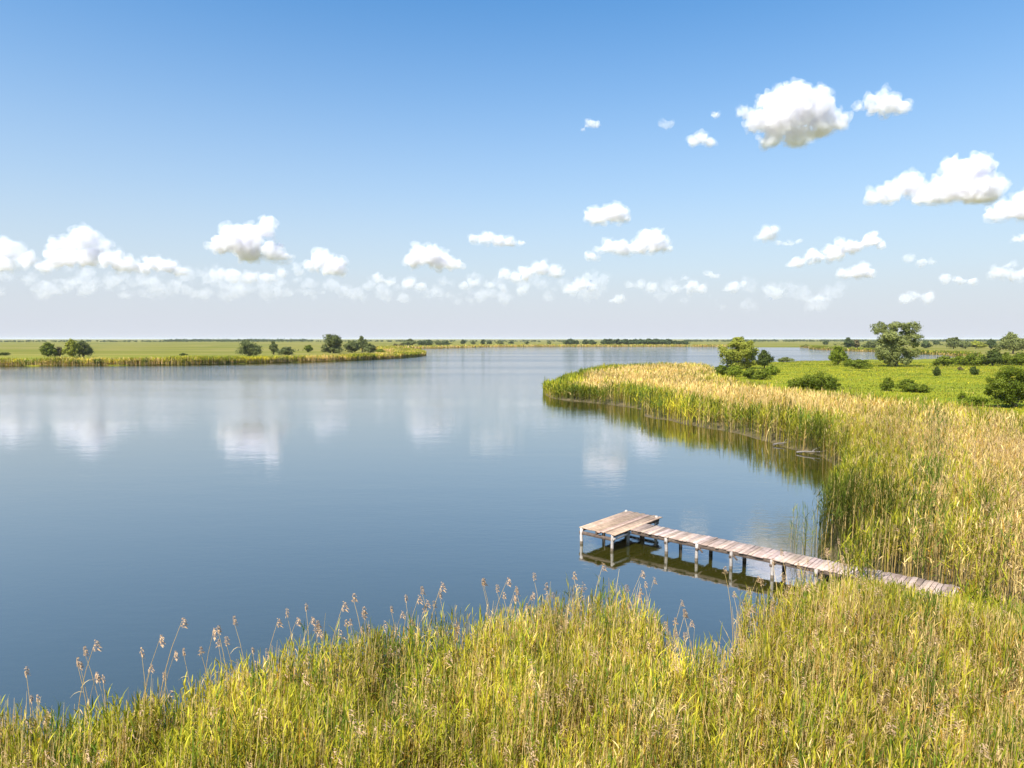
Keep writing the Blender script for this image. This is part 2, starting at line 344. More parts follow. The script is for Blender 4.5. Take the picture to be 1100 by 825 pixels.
for _r in range(3):
    k = rng.random(len(X)) < np.clip(.62 + (fbm(X, Y, 1.1, 91) - .5) * 2.2, .08, 1); m_ = int(k.sum())
    reeds(acc, X[k] + rng.normal(0, .08, m_), Y[k] + rng.normal(0, .08, m_), H[k] * rng.uniform(.72, 1.14, m_), np.full(m_, .96), 1, 3, .016, .0145, ll=.24, plume=.05)
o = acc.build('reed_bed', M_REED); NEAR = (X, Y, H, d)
tag(o, 'dense yellow-green reed bed along the near shore in front of the pier', 'reeds', kind='stuff')
# bank behind the pier
acc = Acc()
X, Y = scatter(34000, 20, 62, 5, 52); ok, d, s, t = reed_ok(X, Y); ok &= ~((np.hypot(X, Y) < 25) & (t < 1.5)); X, Y, d, s, t = X[ok], Y[ok], d[ok], s[ok], t[ok]
H = 2.3 + (fbm(X, Y, 4, 32) - .5) * 1.2 + rng.normal(0, .2, len(X)); H += np.clip(1 - np.hypot(X - 14.0, Y - 28.9) / 3.2, 0, 1) * 1.1
H = np.where((t < 4.3) & (s > 10), np.clip(.5 + (t - 2) * .7, .5, 3), H); H = np.where((np.abs(Y - 44) < 5) & (d < 5), H * .85, H)
dr = dryness(X, Y, d); wet = np.clip(1 - d / 2.2, 0, 1); cl = np.clip(1.5 - np.hypot(X - 14.0, Y - 28.8) / 2.2, 0, 1); dr = np.clip(dr - wet * .25 - cl * .7, 0, 1)
gr = np.clip(wet * .3 + cl * .85, 0, .9); dark = np.zeros(len(X))
for cx_, cy_, w_ in [(881,489,12), (908,501,9), (1000,560,10), (1060,600,14), (985,590,8)]:
    c = P(cx_, cy_ + 1); dark = np.maximum(dark, np.clip(1.6 - np.hypot(X - c.x, (Y - c.y - .6) * .7) / (w_ * c.y / F), 0, 1))
gr = np.clip(gr + dark * .6, 0, .9); dr = dr * (1 - dark * .8)
reeds(acc, X, Y, H, dr, 7, 2, .033, .020, ll=.45, green=gr, plume=.2, stalks=.5 * (1 - np.maximum(wet, dark) * .8))
# a few thin fresh stems standing in the water off the corner of the bed
c = P(866, 597); Xs = c.x + rng.normal(0, .32, 34); Ys = c.y + rng.normal(0, .6, 34) + .3
reeds(acc, Xs, Ys, rng.uniform(1.0, 2.5, 34), np.full(34, .1), 4, 2, .02, .012, ll=.45, green=.5)
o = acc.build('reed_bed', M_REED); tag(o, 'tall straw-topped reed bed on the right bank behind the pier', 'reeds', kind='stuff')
DARKC = [(699,444,9), (744,452,6), (765,456,4), (780,459,6), (796,461,6), (812,464,5), (851,474,8), (881,489,12), (908,501,8), (640,434,5), (660,437,5), (610,430,4)]
# further bank and the point
acc = Acc()
X, Y = scatter(90000, 60, 185, 1, 50); ok, d, s, t = reed_ok(X, Y); ok &= (np.hypot(X, Y) > 60); X, Y, d = X[ok], Y[ok], d[ok]
r = np.hypot(X, Y); H = 2.1 + (fbm(X, Y, 8, 33) - .5) * 1.2 + rng.normal(0, .22, len(X))
rd = -sdist(X, Y, REED); H = np.where((rd < 12) & (Y < 150), 1.5 + rng.normal(0, .2, len(X)), H)
wet = np.clip(1.5 - d / 4.0, 0, 1); clump = np.clip((fbm(X, Y, 9, 61) - .40) * 6, 0, 1); dark = np.zeros(len(X))
for cx_, cy_, w_ in DARKC:
    c = P(cx_, cy_ + 1); dark = np.maximum(dark, np.clip(1.6 - np.hypot(X - c.x, (Y - c.y - 1.0) * .7) / (w_ * c.y / F), 0, 1))
wet = np.maximum(wet, dark); clump = np.maximum(clump, dark)
dr = np.clip(dryness(X, Y, d) - wet * (.45 + .45 * clump), 0, 1)
H += dark * .35; stk = .5 * (1 - wet * (.5 + .5 * clump))
nearm = r < 100
for mk, lw, sw in ((nearm, .085, .045), (~nearm, .14, .075)):
    reeds(acc, X[mk], Y[mk], H[mk], dr[mk], 5, 1, lw, sw, ll=.75, green=np.clip(wet * clump * .35 + dark * .6, 0, .9)[mk], stalks=stk[mk])
o = acc.build('reed_bed', M_REED); tag(o, 'far straw-coloured reed bed covering the point that juts into the lake', 'reeds', kind='stuff')
# strip along the left bank
acc = Acc()
LB = np.array(FAR[10:]); 
def along(poly, n_, depth, off=.6):
    seg = np.diff(poly, axis=0); ln = np.hypot(seg[:, 0], seg[:, 1]); wts = ln / (1 + 0 * ln); k = rng.choice(len(seg), n_, p=wts / wts.sum()); t = rng.random(n_)
    b = poly[k] + seg[k] * t[:, None]; u = rng.random(n_) ** 1.2 * depth + off; nx = -seg[k, 1] / ln[k]; ny = seg[k, 0] / ln[k]
    # step to the land side
    c1x, c1y = b[:, 0] + nx * u, b[:, 1] + ny * u; c2x, c2y = b[:, 0] - nx * u, b[:, 1] - ny * u
    in1 = sdist(c1x, c1y, LAKE) > 0
    return np.where(in1, c1x, c2x), np.where(in1, c1y, c2y)
X, Y = along(LB[:-1], 60000, 15); d = sdist(X, Y, LAKE); k = (d > .4) & (X > -330); X, Y, d = X[k], Y[k], d[k]
H = 1.5 + (fbm(X, Y, 10, 34) - .5) * 1.7 + rng.normal(0, .2, len(X)); dr = np.clip(.36 + (fbm(X, Y, 18, 41) - .5) * 1.4 + np.clip((d - 3) / 8, 0, .35), 0, .9)
reeds(acc, X, Y, H, dr, 3, 1, .24, .13, ll=.8, green=np.clip((fbm(X, Y, 20, 44) - .5) * 1.2, 0, .5), stalks=.5)
o = acc.build('reed_bed', M_REED); tag(o, 'low golden reed belt edging the left bank', 'reeds', kind='stuff')
# far shore and the spit on the right
acc = Acc()
X, Y = along(np.array(FAR[:11]), 9000, 26); H = 1.7 + rng.normal(0, .25, len(X))
reeds(acc, X, Y, H, np.full(len(X), .55), 2, 1, .8, .5, ll=1.2, stalks=.5)
X, Y = along(np.array(CH[7:]), 8000, 10); H = 1.2 + rng.normal(0, .2, len(X))
reeds(acc, X, Y, H, np.full(len(X), .3), 2, 1, .5, .3, ll=1.2, green=.4, stalks=.4)
o = acc.build('reed_bed', M_REED); tag(o, 'thin distant reed fringe along the far shore and its spit', 'reeds', kind='stuff')
# meadow grass
acc = Acc()
X, Y = scatter(50000, 70, 300, 12, 50); dd = sdist(X, Y, LAKE); rr = sdist(X, Y, REED); k = (dd > 1) & (rr > -1); X, Y = X[k], Y[k]
tall = fbm(X, Y * 2.2, 18, 51); H = .08 + np.clip(tall - .56, 0, 1) * 1.6 + rng.random(len(X)) * .07
reeds(acc, X, Y, H, np.clip(.02 + (fbm(X, Y * 3.5, 22, 55) - .5) * .8, 0, .5), 2, 1, .13, .08, ll=.2, green=np.clip((fbm(X, Y * 3, 30, 57) - .45) * 1.6, 0, .45), stalks=.03)
o = acc.build('meadow_grass', M_REED); tag(o, 'bright green meadow grass behind the right-hand reed bed', 'grass', kind='stuff')
# ------------------------------------------------------------------ trees and bushes
def bark_mat():
    m, n, out = node_mat('bark'); tc = n.nodes.new('ShaderNodeTexCoord'); mp = n.nodes.new('ShaderNodeMapping'); mp.inputs['Scale'].default_value = (3, 3, .6)
    n.links.new(tc.outputs['Object'], mp.inputs[0]); q = noise_node(n, 3, 5, .7, mp.outputs[0])
    r = ramp(n, q.outputs['Fac'], [(.3, (.05, .035, .025)), (.7, (.17, .13, .09))]); b = n.nodes.new('ShaderNodeBsdfPrincipled'); b.inputs['Roughness'].default_value = .9
    n.links.new(r.outputs[0], b.inputs['Base Color']); bp = n.nodes.new('ShaderNodeBump'); bp.inputs['Distance'].default_value = .05; n.links.new(q.outputs['Fac'], bp.inputs['Height']); n.links.new(bp.outputs[0], b.inputs['Normal'])
    n.links.new(b.outputs[0], out.inputs['Surface']); return m
M_BARK = bark_mat()
def tube(path, radii, k=7):
    """tapered tube along a path -> V, Q"""
    V, Q = [], []; path = [Vector(p) for p in path]
    for i, p in enumerate(path):
        d = (path[min(i + 1, len(path) - 1)] - path[max(i - 1, 0)]).normalized()
        a = d.cross(Vector((0.3, 1, .1))).normalized(); b = d.cross(a)
        for j in range(k):
            t = 2 * math.pi * j / k; V.append(p + (a * math.cos(t) + b * math.sin(t)) * radii[i])
    for i in range(len(path) - 1):
        for j in range(k):
            Q.append((i * k + j, i * k + (j + 1) % k, (i + 1) * k + (j + 1) % k, (i + 1) * k + j))
    V.append(path[-1] + (path[-1] - path[-2]).normalized() * radii[-1] * .3); e = len(V) - 1
    T_ = [((len(path) - 1) * k + j, (len(path) - 1) * k + (j + 1) % k, e, e) for j in range(k)]
    return np.array([tuple(v) for v in V]), np.array(Q), np.array([t[:3] for t in T_])
PAL = {'willow': ((.17, .19, .055), (.29, .30, .09)), 'olive': ((.23, .25, .03), (.40, .39, .06)), 'green': ((.08, .115, .010), (.20, .225, .02)),
       'dark': ((.05, .072, .014), (.12, .145, .028)), 'sage': ((.10, .12, .035), (.20, .215, .065)), 'far': ((.05, .08, .025), (.12, .145, .045)), 'brown': ((.12, .10, .04), (.22, .18, .07)), 'fresh': ((.11, .155, .010), (.25, .28, .025))}
def crown_geo(blobs, nleaf, size, pal, seed):
    """blobs (n,6): centre, radii. Leaf-sized faces in clumps on and inside every blob"""
    r_ = np.random.default_rng(seed); blobs = np.array(blobs, float)
    area = blobs[:, 3] * blobs[:, 5]; prob = area / area.sum(); P_, Nn, Tt = [], [], []
    for b, pr in zip(blobs, prob):
        ncl = max(5, int(26 * min(1.0, pr * 3) + 4)); nl = max(24, int(nleaf * pr)); c = b[:3]; rd = b[3:]
        u = r_.normal(size=(ncl, 3)); u /= np.linalg.norm(u, axis=1)[:, None]; cc = c + u * rd * r_.uniform(.25, .92, (ncl, 1)); cr = r_.uniform(.20, .50, ncl)
        k = r_.integers(0, ncl, nl); v = r_.normal(size=(nl, 3)); v /= np.linalg.norm(v, axis=1)[:, None]
        p = cc[k] + v * rd * (cr[k] * r_.choice([.5, .7, .85, 1.0, 1.1, 1.4], nl, p=[.12, .2, .25, .25, .12, .06]) * r_.uniform(.85, 1.15, nl))[:, None]
        P_.append(p); n1 = v * .6 + (p - c) / rd * .5; Nn.append(n1); Tt.append(r_.random(ncl)[k])
    p = np.concatenate(P_); nn = np.concatenate(Nn); tt = np.concatenate(Tt)
    ok = p[:, 2] > size * .3; p, nn, tt = p[ok], nn[ok], tt[ok]; n_ = len(p)
    nn += r_.normal(size=nn.shape) * .55; nn /= np.linalg.norm(nn, axis=1)[:, None]
    a = np.cross(nn, r_.normal(size=nn.shape)); a /= np.linalg.norm(a, axis=1)[:, None]; b = np.cross(nn, a)
    s = size * r_.uniform(.6, 1.3, (n_, 1)); V = np.stack([p - a * s * .62, p + b * s * .34, p + a * s * .62, p - b * s * .34], 1).reshape(-1, 3)
    c0, c1 = np.array(pal[0]), np.array(pal[1]); t = np.clip(tt * .6 + r_.random(n_) * .4, 0, 1)[:, None]; col = (c0 * (1 - t) + c1 * t) * r_.uniform(.85, 1.15, (n_, 1))
    return V, np.arange(n_ * 4).reshape(-1, 4), np.repeat(col, 4, 0)
def tree(px, by, w, h, pal, label, cat='tree', group=None, blobs=None, bush=False, seed=None, name=None, dens=1.0, depth=.9):
    base = P(px, by, .30); mpp = (base - Vector((0, 0, CAM_H))).length / F * .998; seed = seed or int(px * 7 + by * 13)
    gz = float(gheight(np.array([base.x]), np.array([base.y]))[0]); base.z = max(gz, -.05) - .03
    Wm, Hm = w * mpp, h * mpp; r_ = random.Random(seed)
    if blobs: B = [((bx - px) * mpp, r_.uniform(-.25, .25) * Wm * .5, (by - bY) * mpp, rx * mpp * 1.06, rx * mpp * depth * 1.1, ry * mpp * 1.05) for bx, bY, rx, ry in blobs]
    else:
        B = []; z0 = 0.0 if bush else .07
        nb = 5 if h < 14 else 8
        for i in range(nb):
            t = (i + .5) / nb; zc = (z0 + (1 - z0) * (.30 + .50 * t)); rad_ = .5 * (1 - .75 * max(0, t - .35)) ; a = r_.uniform(0, 6.28); o_ = (1 - t) * .50 + .14
            B.append((math.cos(a) * o_ * Wm * .5, math.sin(a) * o_ * Wm * .5, zc * Hm, Wm * rad_ * r_.uniform(.52, .72), Wm * rad_ * r_.uniform(.5, .7), Hm * (.24 if bush else .22) * r_.uniform(.85, 1.25)))
        B.append((0, 0, (z0 + (1 - z0) * .42) * Hm, Wm * .47, Wm * .45, Hm * (1 - z0) * .43)); B.append((r_.uniform(-.1, .1) * Wm, 0, Hm * .80, Wm * .26, Wm * .26, Hm * .19))
    name = name or ('bush' if bush else 'tree'); root = empty(name, base, 0); tag(root, label, cat, group)
    npx = max(w * h, 12); nleaf = int(min(20000, 90 + npx * 17) * dens); size = max(.09, mpp * (1.25 if npx > 60 else 1.0))
    V, Q, C = crown_geo(B, nleaf, size, PAL[pal], seed); mesh_obj('foliage' if bush else 'crown', V, Q, M_LEAF, root, C)
    # trunk with limbs into the clumps, or a few stems for a bush
    Vs, Qs, Ts, off = [], [], [], 0
    def addt(path, rad_):
        nonlocal off
        v, q, t = tube(path, rad_, 6); Vs.append(v); Qs.append(q + off); Ts.append(t + off); off += len(v)
    if bush:
        for i in range(4):
            a = r_.uniform(0, 6.28); e = Vector((math.cos(a) * Wm * .25, math.sin(a) * Wm * .25, Hm * .6)); addt([(0, 0, -.1), e * .5 + Vector((0, 0, Hm * .05)), e], [Hm * .022, Hm * .015, Hm * .006])
    else:
        tr = Hm * .032; top = Vector((Wm * .03, 0, Hm * .62)); addt([(0, 0, -.15), (Wm * .01, 0, Hm * .15), (Wm * -.02, 0, Hm * .38), top], [tr * 1.3, tr, tr * .75, tr * .35])
        for b in sorted(B, key=lambda q: -q[3])[:7]:
            s = Vector((0, 0, Hm * r_.uniform(.18, .4))); e = Vector(b[:3]); addt([s, s.lerp(e, .5) + Vector((0, 0, Hm * .03)), e], [tr * .5, tr * .33, tr * .12])
    mesh_obj('stem' if bush else 'trunk', np.concatenate(Vs), [np.concatenate(Qs), np.concatenate(Ts)], M_BARK, root)
    return root
g = 'trees standing in the right-hand meadow'
tree(793,396,46,34,'olive','round yellow-green willow behind the reeds, nearer of the two large meadow trees',group=g,name='willow_tree',seed=4,
     blobs=[(793,378,13,11),(783,382,9,8),(803,383,9,9),(789,371,9,6),(799,371,9,6),(778,378,6,6),(809,378,6,7),(793,366,7,3),(790,391,12,6),(804,391,8,6)])
tree(821,396,17,19,'dark','small dark tree pressed against the right side of the round willow',group=g,seed=5)
tree(962,394,44,43,'willow','tall grey-green willow with a flat dense crown, tallest tree in the meadow',group=g,name='willow_tree',seed=6,dens=1.3,
     blobs=[(951,358,9,6),(963,356,10,5.5),(973,358,8,6),(957,367,9,4.5),(972,369,11,6),(950,369,5,5),(977,382,7,9),(964,380,8,8),(952,384,6,6),(963,389,9,4),(943,361,3.5,4.5),(981,372,4,6),(948,377,4,4),(962,369,13,8),(961,379,13,10),(955,387,9,6),(952,366,9,8),(948,381,7,8),(975,364,8,7),(970,390,9,3.5)])
tree(900,392,17,19,'fresh','young upright bright green bush between the two large meadow trees','bush',g,bush=True)
tree(911,394,9,9,'green','small rounded bush at the foot of the upright young one','bush',g,bush=True)
tree(923,396,25,9,'green','low spreading bush right of the upright young one','bush',g,bush=True)
ub = 'bushes around the foot of the round willow'
for x, y, w, h, p, l in ((774,403,16,11,'green','dark bush at the left foot of the round yellow-green willow'),(790,405,19,12,'fresh','light green bush under the middle of the round yellow-green willow'),
    (806,407,18,12,'green','bush under the right edge of the round yellow-green willow'),(819,408,18,11,'green','low dark bush in front of the small dark tree'),(829,403,16,10,'fresh','rightmost bush beside the small dark tree')):
    tree(x,y,w,h,p,l,'bush',ub,bush=True)
tree(845,389,16,5,'sage','low grey-green bush at the water edge of the back channel','bush',None,bush=True)
tree(748,398,9,5,'green','tiny dark bush in the straw reeds of the point','bush',None,bush=True)
mb = 'bushes scattered over the right-hand meadow'
tree(874,419,44,18,'green','broad dark green bush at the rear of the reeds, left in the meadow','bush',mb,bush=True,blobs=[(862,411,9,7),(874,409,10,8),(887,411,9,7),(856,414,6,5),(893,414,6,5),(868,414,9,5),(881,414,9,5)])
tree(953,420,12,13,'green','small upright bush, left of the cluster of three in the meadow','bush',mb,bush=True)
tree(975,421,23,12,'green','widest bush, middle of the cluster of three in the meadow','bush',mb,bush=True)
tree(992,422,14,8,'green','lowest bush, right of the cluster of three in the meadow','bush',mb,bush=True)
tree(1007,404,8,9,'dark','small lone dark bush on the open grass below the big willow','bush',mb,bush=True)
tree(1047,403,9,8,'dark','small lone dark bush in the open grass under the hedge line','bush',mb,bush=True)
tree(1031,398,5,3.5,'brown','tiny brownish bush in open grass between the two lone dark ones','bush',mb,bush=True)
tree(1090,438,52,42,'green','large leafy dark green bush cut by the right edge of the photo','bush',mb,bush=True,seed=21,
     blobs=[(1076,421,12,12),(1090,413,14,12),(1104,417,13,13),(1083,407,9,7),(1072,414,8,7),(1092,428,15,9),(1068,423,6,6),(1078,431,10,5),(1116,420,12,15),(1112,432,12,6)],dens=1.2)
tree(1034,431,10,9,'fresh','ragged light green bush standing in the rear reeds left of the large leafy one','bush',mb,bush=True,dens=.5)
tree(1047,436,26,9,'fresh','low loose bush in the rear reeds beside the large leafy one','bush',mb,bush=True,dens=.6)
hg = 'hedge bushes across the back of the right-hand meadow'
HO = ['first','second','third','fourth','fifth','sixth','seventh']
for i, (x, y, w, h) in enumerate(((1014,393.5,18,10),(1030,392.5,15,9),(1043,393,17,12),(1054,392.5,13,10),(1066,393,17,15),(1079,392,15,11),(1095,392.5,20,11))):
    tree(x,y,w,h,('green','fresh','green','fresh','dark','green','green')[i],HO[i]+' bush from the left in the hedge at the back of the meadow','bush',hg,bush=True)
tree(1115,392.5,24,12,'green','bush past the right end of the meadow hedge','bush',hg,bush=True)
rt = 'trees on the far side of the back channel'
for x, y, w, h, p, l in ((912,374.5,10,11,'far','dark tree beyond the back channel, just above the upright young bush'),(919,374.5,9,9,'brown','brownish tree right beside the dark one beyond the back channel'),
    (937,375,16,8,'sage','low grey-green tree clump just left of the big willow'),(887,370.6,6,4.5,'far','tiny lone tree above the tip of the spit'),(994,374,10,6.5,'far','small round tree just right of the big willow'),
    (1005,371,7,4.5,'far','tiny far tree, second to the right of the big willow'),(1024,375,15,11,'sage','round grey-green tree, largest of the row behind the hedge'),(1037,375,11,7,'sage','low tree right of the largest one behind the hedge'),
    (1048,375,15,7.5,'olive','yellowish low tree in the middle of the row behind the hedge'),(1065,375,10,9,'far','dark blue-green round tree behind the hedge, nearest the big right-edge tree'),
    (930,374.5,8,5,'sage','tiny pale shrub-like tree left of the low clump by the big willow'),(952,374.5,10,6,'sage','pale tree half hidden behind the big willow')):
    tree(x,y,w,h,p,l,'tree',rt)
tree(1088,380,24,19,'willow','broad olive-crowned tree at the right edge of the photo on the horizon',group=rt,seed=9)
tree(1108,380,22,16,'willow','tree just past the broad olive-crowned one at the right edge',group=rt,seed=10)
lb = 'trees and bushes on the left bank'
for x, y, w, h, p, b, l in ((52,383.2,13,13,'green',1,'small dark round bush, leftmost of the four on the left bank'),(64.5,383,10,9,'brown',1,'dull brownish low bush between the dark round one and the yellow-green one'),
    (77.5,384,14,17,'olive',1,'bright yellow-green bush joined to the dark one on its right'),(89,383.6,18,15.5,'sage',1,'dark grey-green bush, rightmost of the four on the left bank'),
    (267.5,382.6,24,16.5,'sage',1,'lone broad dark bush in the middle of the left bank'),(294,381,9,14,'sage',0,'narrow upright tree right of the lone broad bush'),(307,381.5,19,9,'sage',1,'low wide bush at the foot of the narrow upright tree'),
    (331,378.5,10,8,'green',1,'small bush halfway between the low wide one and the tallest left tree'),(378,379,17,13,'sage',0,'rounded tree between the tallest left tree and the two-tiered one'),
    (389,378.5,12,18,'sage',0,'two-tiered grey-green tree, second tallest on the left bank'),(398,379,15,10,'sage',1,'bush leaning out right of the two-tiered tree'),
    (408,379,12,4.5,'fresh',1,'low bright bush at the right end of the left bank row'),(5,382,10,3,'dark',1,'tiny dark bush at the left edge of the photo'),(197,382,8,2.4,'dark',1,'tiny dark tuft-like bush in the meadow between the two bush groups'),
    (425,372.3,7,3,'brown',1,'small brown bush behind the tip of the left bank'),(431,372.3,5,3.4,'brown',1,'smallest brown bush behind the tip of the left bank')):
    tree(x,y,w,h,p,l,'bush' if b else 'tree',lb,bush=bool(b))
tree(358,379.5,22,21,'sage','tallest domed tree on the left bank, over a skirt of bushes',group=lb,seed=13,blobs=[(358,365.5,8.5,6.5),(354,369,6,5),(362,370,6,5),(353,375.5,7,3.4),(362,375.5,8,3.4),(350,373,3.5,3)])
fs = 'row of trees along the far shore'
ORD = ['first','second','third','fourth','fifth','sixth','seventh','eighth','ninth','tenth','eleventh','twelfth','thirteenth','fourteenth','fifteenth','sixteenth','seventeenth','eighteenth','nineteenth']
FT = [(85,10,6.8),(130,6,5.2),(195,7,6),(242,8,5.5),(345,7,6.6),(378,7,6.8),(432,9,6.4),(480,9,6.4),(528,7,5.8),(562,8,6.2),(603,9,6.2),(640,6,5.6),(672,8,7),(720,9,6.6),(768,9,5.8),(808,8,6.4),(860,6,4.8),(886,5,4.4),(930,7,5)]
for i, (x, w, h) in enumerate(FT):
    tree(600 + x / 6.875, 370.6, w * 1.4, h, 'far', ORD[i] + ' tree from the left in the far shore row in mid-photo', 'tree', fs, dens=1.4)
fl = 'scattered trees on the far shore left of the row'
FLT = [(440,14,7.5,371.6),(452,9,6,371.4),(461,11,6.5,371.3),(471,10,5.2,371),(479,11,4.6,371),(497,6,5.5,370.2),(508,5,4,370.2),(519,6,5.8,370.2),(526,6,4.4,370.2),(537,9,4.2,370),(549,6,2.8,369.6),(566,6,2.6,369.6),(590,5,2.6,369.4)]
for i, (x, w, h, y) in enumerate(FLT):
    tree(x, y, w, h, 'far' if i % 3 else 'sage', ORD[i] + ' tree from the left among the scattered ones beyond the left bank tip', 'tree', fl, dens=1.4)
# distant woods on the horizon: one mass each side
def woods(x0, x1, y, h, n_, label, seed, pal='far'):
    rr = random.Random(seed); VV, QQ, CC, off = [], [], [], 0
    for i in range(n_):
        x = rr.uniform(x0, x1); b = P(x, y + rr.uniform(-.15, .15), .3); mpp = b.y / F; hh = h * mpp * rr.uniform(.6, 1.15); ww = hh * rr.uniform(.6, 1.4)
        v, q, c = crown_geo([(0, 0, hh * .5, ww, ww, hh * .5)], 26, mpp * 1.0, PAL[pal], seed + i); VV.append(v + np.array((b.x, b.y, .3))); QQ.append(q + off); CC.append(c); off += len(v)
    o = mesh_obj('far_woodland', np.concatenate(VV), np.concatenate(QQ), M_LEAF, None, np.concatenate(CC)); tag(o, label, 'woodland', kind='stuff')
woods(176, 335, 367.2, 3.3, 260, 'long dark woodland strip on the horizon behind the left bank', 900)
woods(-60, 176, 367.3, 2.0, 110, 'thin broken tree line on the far left horizon', 901)
woods(335, 610, 367.2, 2.0, 150, 'faint tree line on the horizon above the scattered trees', 902)
woods(735, 1170, 367.0, 2.5, 420, 'low blue-green woods along the right-hand horizon', 903)
woods(860, 1170, 371.0, 2.2, 60, 'loose scrub on the plain behind the back channel', 904, 'sage')
# ------------------------------------------------------------------ wooden pier
def wood_mat(name, c0, c1):
    m, n, out = node_mat(name); tc = n.nodes.new('ShaderNodeTexCoord'); at = n.nodes.new('ShaderNodeAttribute'); at.attribute_name = 'Col'
    q = noise_node(n, 9, 5, .7, tc.outputs['Object']); q2 = noise_node(n, 1.7, 3, .6, tc.outputs['Object'])
    r = ramp(n, q.outputs['Fac'], [(.28, c0), (.7, c1)]); x = n.nodes.new('ShaderNodeMix'); x.data_type = 'RGBA'; x.blend_type = 'MULTIPLY'; x.inputs['Factor'].default_value = 1
    n.links.new(r.outputs[0], x.inputs['A']); n.links.new(at.outputs['Color'], x.inputs['B'])
    r2 = ramp(n, q2.outputs['Fac'], [(.35, (.72, .70, .68)), (.6, (1, 1, 1))]); y = n.nodes.new('ShaderNodeMix'); y.data_type = 'RGBA'; y.blend_type = 'MULTIPLY'; y.inputs['Factor'].default_value = 1
    n.links.new(x.outputs['Result'], y.inputs['A']); n.links.new(r2.outputs[0], y.inputs['B'])
    b = n.nodes.new('ShaderNodeBsdfPrincipled'); b.inputs['Roughness'].default_value = .85; n.links.new(y.outputs['Result'], b.inputs['Base Color'])
    bp = n.nodes.new('ShaderNodeBump'); bp.inputs['Distance'].default_value = .01; n.links.new(q.outputs['Fac'], bp.inputs['Height']); n.links.new(bp.outputs[0], b.inputs['Normal'])
    n.links.new(b.outputs[0], out.inputs['Surface']); return m
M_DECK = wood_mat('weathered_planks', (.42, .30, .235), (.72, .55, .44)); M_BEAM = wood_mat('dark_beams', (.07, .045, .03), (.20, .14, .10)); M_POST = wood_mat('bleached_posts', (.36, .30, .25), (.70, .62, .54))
BF = np.array([[0,1,3,2],[4,6,7,5],[0,4,5,1],[2,3,7,6],[0,2,6,4],[1,5,7,3]])
class Boxes:
    def __init__(s): s.V, s.Q, s.C, s.n = [], [], [], 0
    def box(s, c, size, col=(1, 1, 1), rz=0, tilt=(0, 0)):
        M = Matrix.Rotation(rz, 3, 'Z') @ Matrix.Rotation(tilt[0], 3, 'X') @ Matrix.Rotation(tilt[1], 3, 'Y')
        for z in (-.5, .5):
            for y in (-.5, .5):
                for x in (-.5, .5): s.V.append(tuple(M @ Vector((x * size[0], y * size[1], z * size[2])) + Vector(c)))
        s.Q.append(BF + s.n); s.C += [col] * 8; s.n += 8
    def build(s, name, mat, parent, bevel=.006):
        o = mesh_obj(name, np.array(s.V), np.concatenate(s.Q), mat, parent, np.array(s.C))
        if bevel:
            b = o.modifiers.new('bevel', 'BEVEL'); b.width = bevel; b.segments = 1
        return o
pr = random.Random(3)
pier = empty('pier', (PO.x, PO.y, 0), math.atan2(-.661, .751)); tag(pier, 'weathered wooden fishing pier with a platform end, standing on posts in the water', 'pier')
DT = .72; pier.scale = (1.035, 1.035, 1)
b = Boxes(); y = 1.13; x = .0
def pcol():
    v = pr.uniform(.66, 1.12); t = pr.random()
    return (v, v * pr.uniform(.94, 1.0), v * pr.uniform(.86, 1.0)) if t > .16 else (v * .66, v * .62, v * .58)
x = .09
while x < 11.7:
    w = pr.uniform(.11, .17); b.box((x + w / 2, 1.77 + pr.uniform(-.035, .035), DT - .018 + pr.uniform(-.006, .008)), (w, 1.24 + pr.uniform(-.07, .07), .034), pcol(), pr.uniform(-.025, .025), (pr.uniform(-.008, .008), pr.uniform(-.03, .03))); x += w + pr.uniform(.006, .022)
b.build('walkway_deck', M_DECK, pier, .004)
b = Boxes(); x = -1.72
while x < -.02:
    w = pr.uniform(.12, .17); b.box((x + w / 2, 1.86 + pr.uniform(-.05, .05), DT - .002 + pr.uniform(-.004, .006)), (w, 3.78 + pr.uniform(-.08, .08), .034), (lambda c: (c[0] * .93, c[1] * .86, c[2] * .74))(pcol()), pr.uniform(-.006, .006), (0, pr.uniform(-.02, .02))); x += w + pr.uniform(.005, .014)
b.build('platform_deck', M_DECK, pier, .004)
def beam(c, s, rz=0, col=(1, 1, 1), mat=None, name='beam'):
    q = Boxes(); q.box(c, s, col, rz, (pr.uniform(-.006, .006), pr.uniform(-.006, .006))); return q.build(name, mat or M_BEAM, pier, .006)
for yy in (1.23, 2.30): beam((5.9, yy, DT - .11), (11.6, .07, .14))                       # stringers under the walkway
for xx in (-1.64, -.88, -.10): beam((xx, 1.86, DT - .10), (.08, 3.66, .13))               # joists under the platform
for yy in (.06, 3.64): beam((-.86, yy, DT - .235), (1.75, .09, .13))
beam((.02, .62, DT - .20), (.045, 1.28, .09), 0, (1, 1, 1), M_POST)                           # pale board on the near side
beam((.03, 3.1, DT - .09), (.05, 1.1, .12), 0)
SX = (1.75, 3.1, 4.5, 6.05, 7.6, 9.1, 10.6)
for s_ in SX: beam((s_, 1.765, DT - .235), (.10, 1.35, .10), pr.uniform(-.03, .03), name='crossbeam')
for s_, sg in ((3.1, 1), (4.5, 1)):
    q = Boxes(); q.box((s_ + .13, 1.19, DT - .24), (.30, .04, .06), (1, 1, 1), 0, (0, .75)); q.build('brace', M_BEAM, pier, .004)
posts = [(-1.64, .06), (-.08, .06), (-1.64, 1.75), (-1.64, 3.6), (-.85, 3.62), (-.06, 3.6), (-.04, 1.2), (-.04, 2.36)] + [(s_, 1.17) for s_ in SX] + [(s_ + .03, 2.36) for s_ in SX]
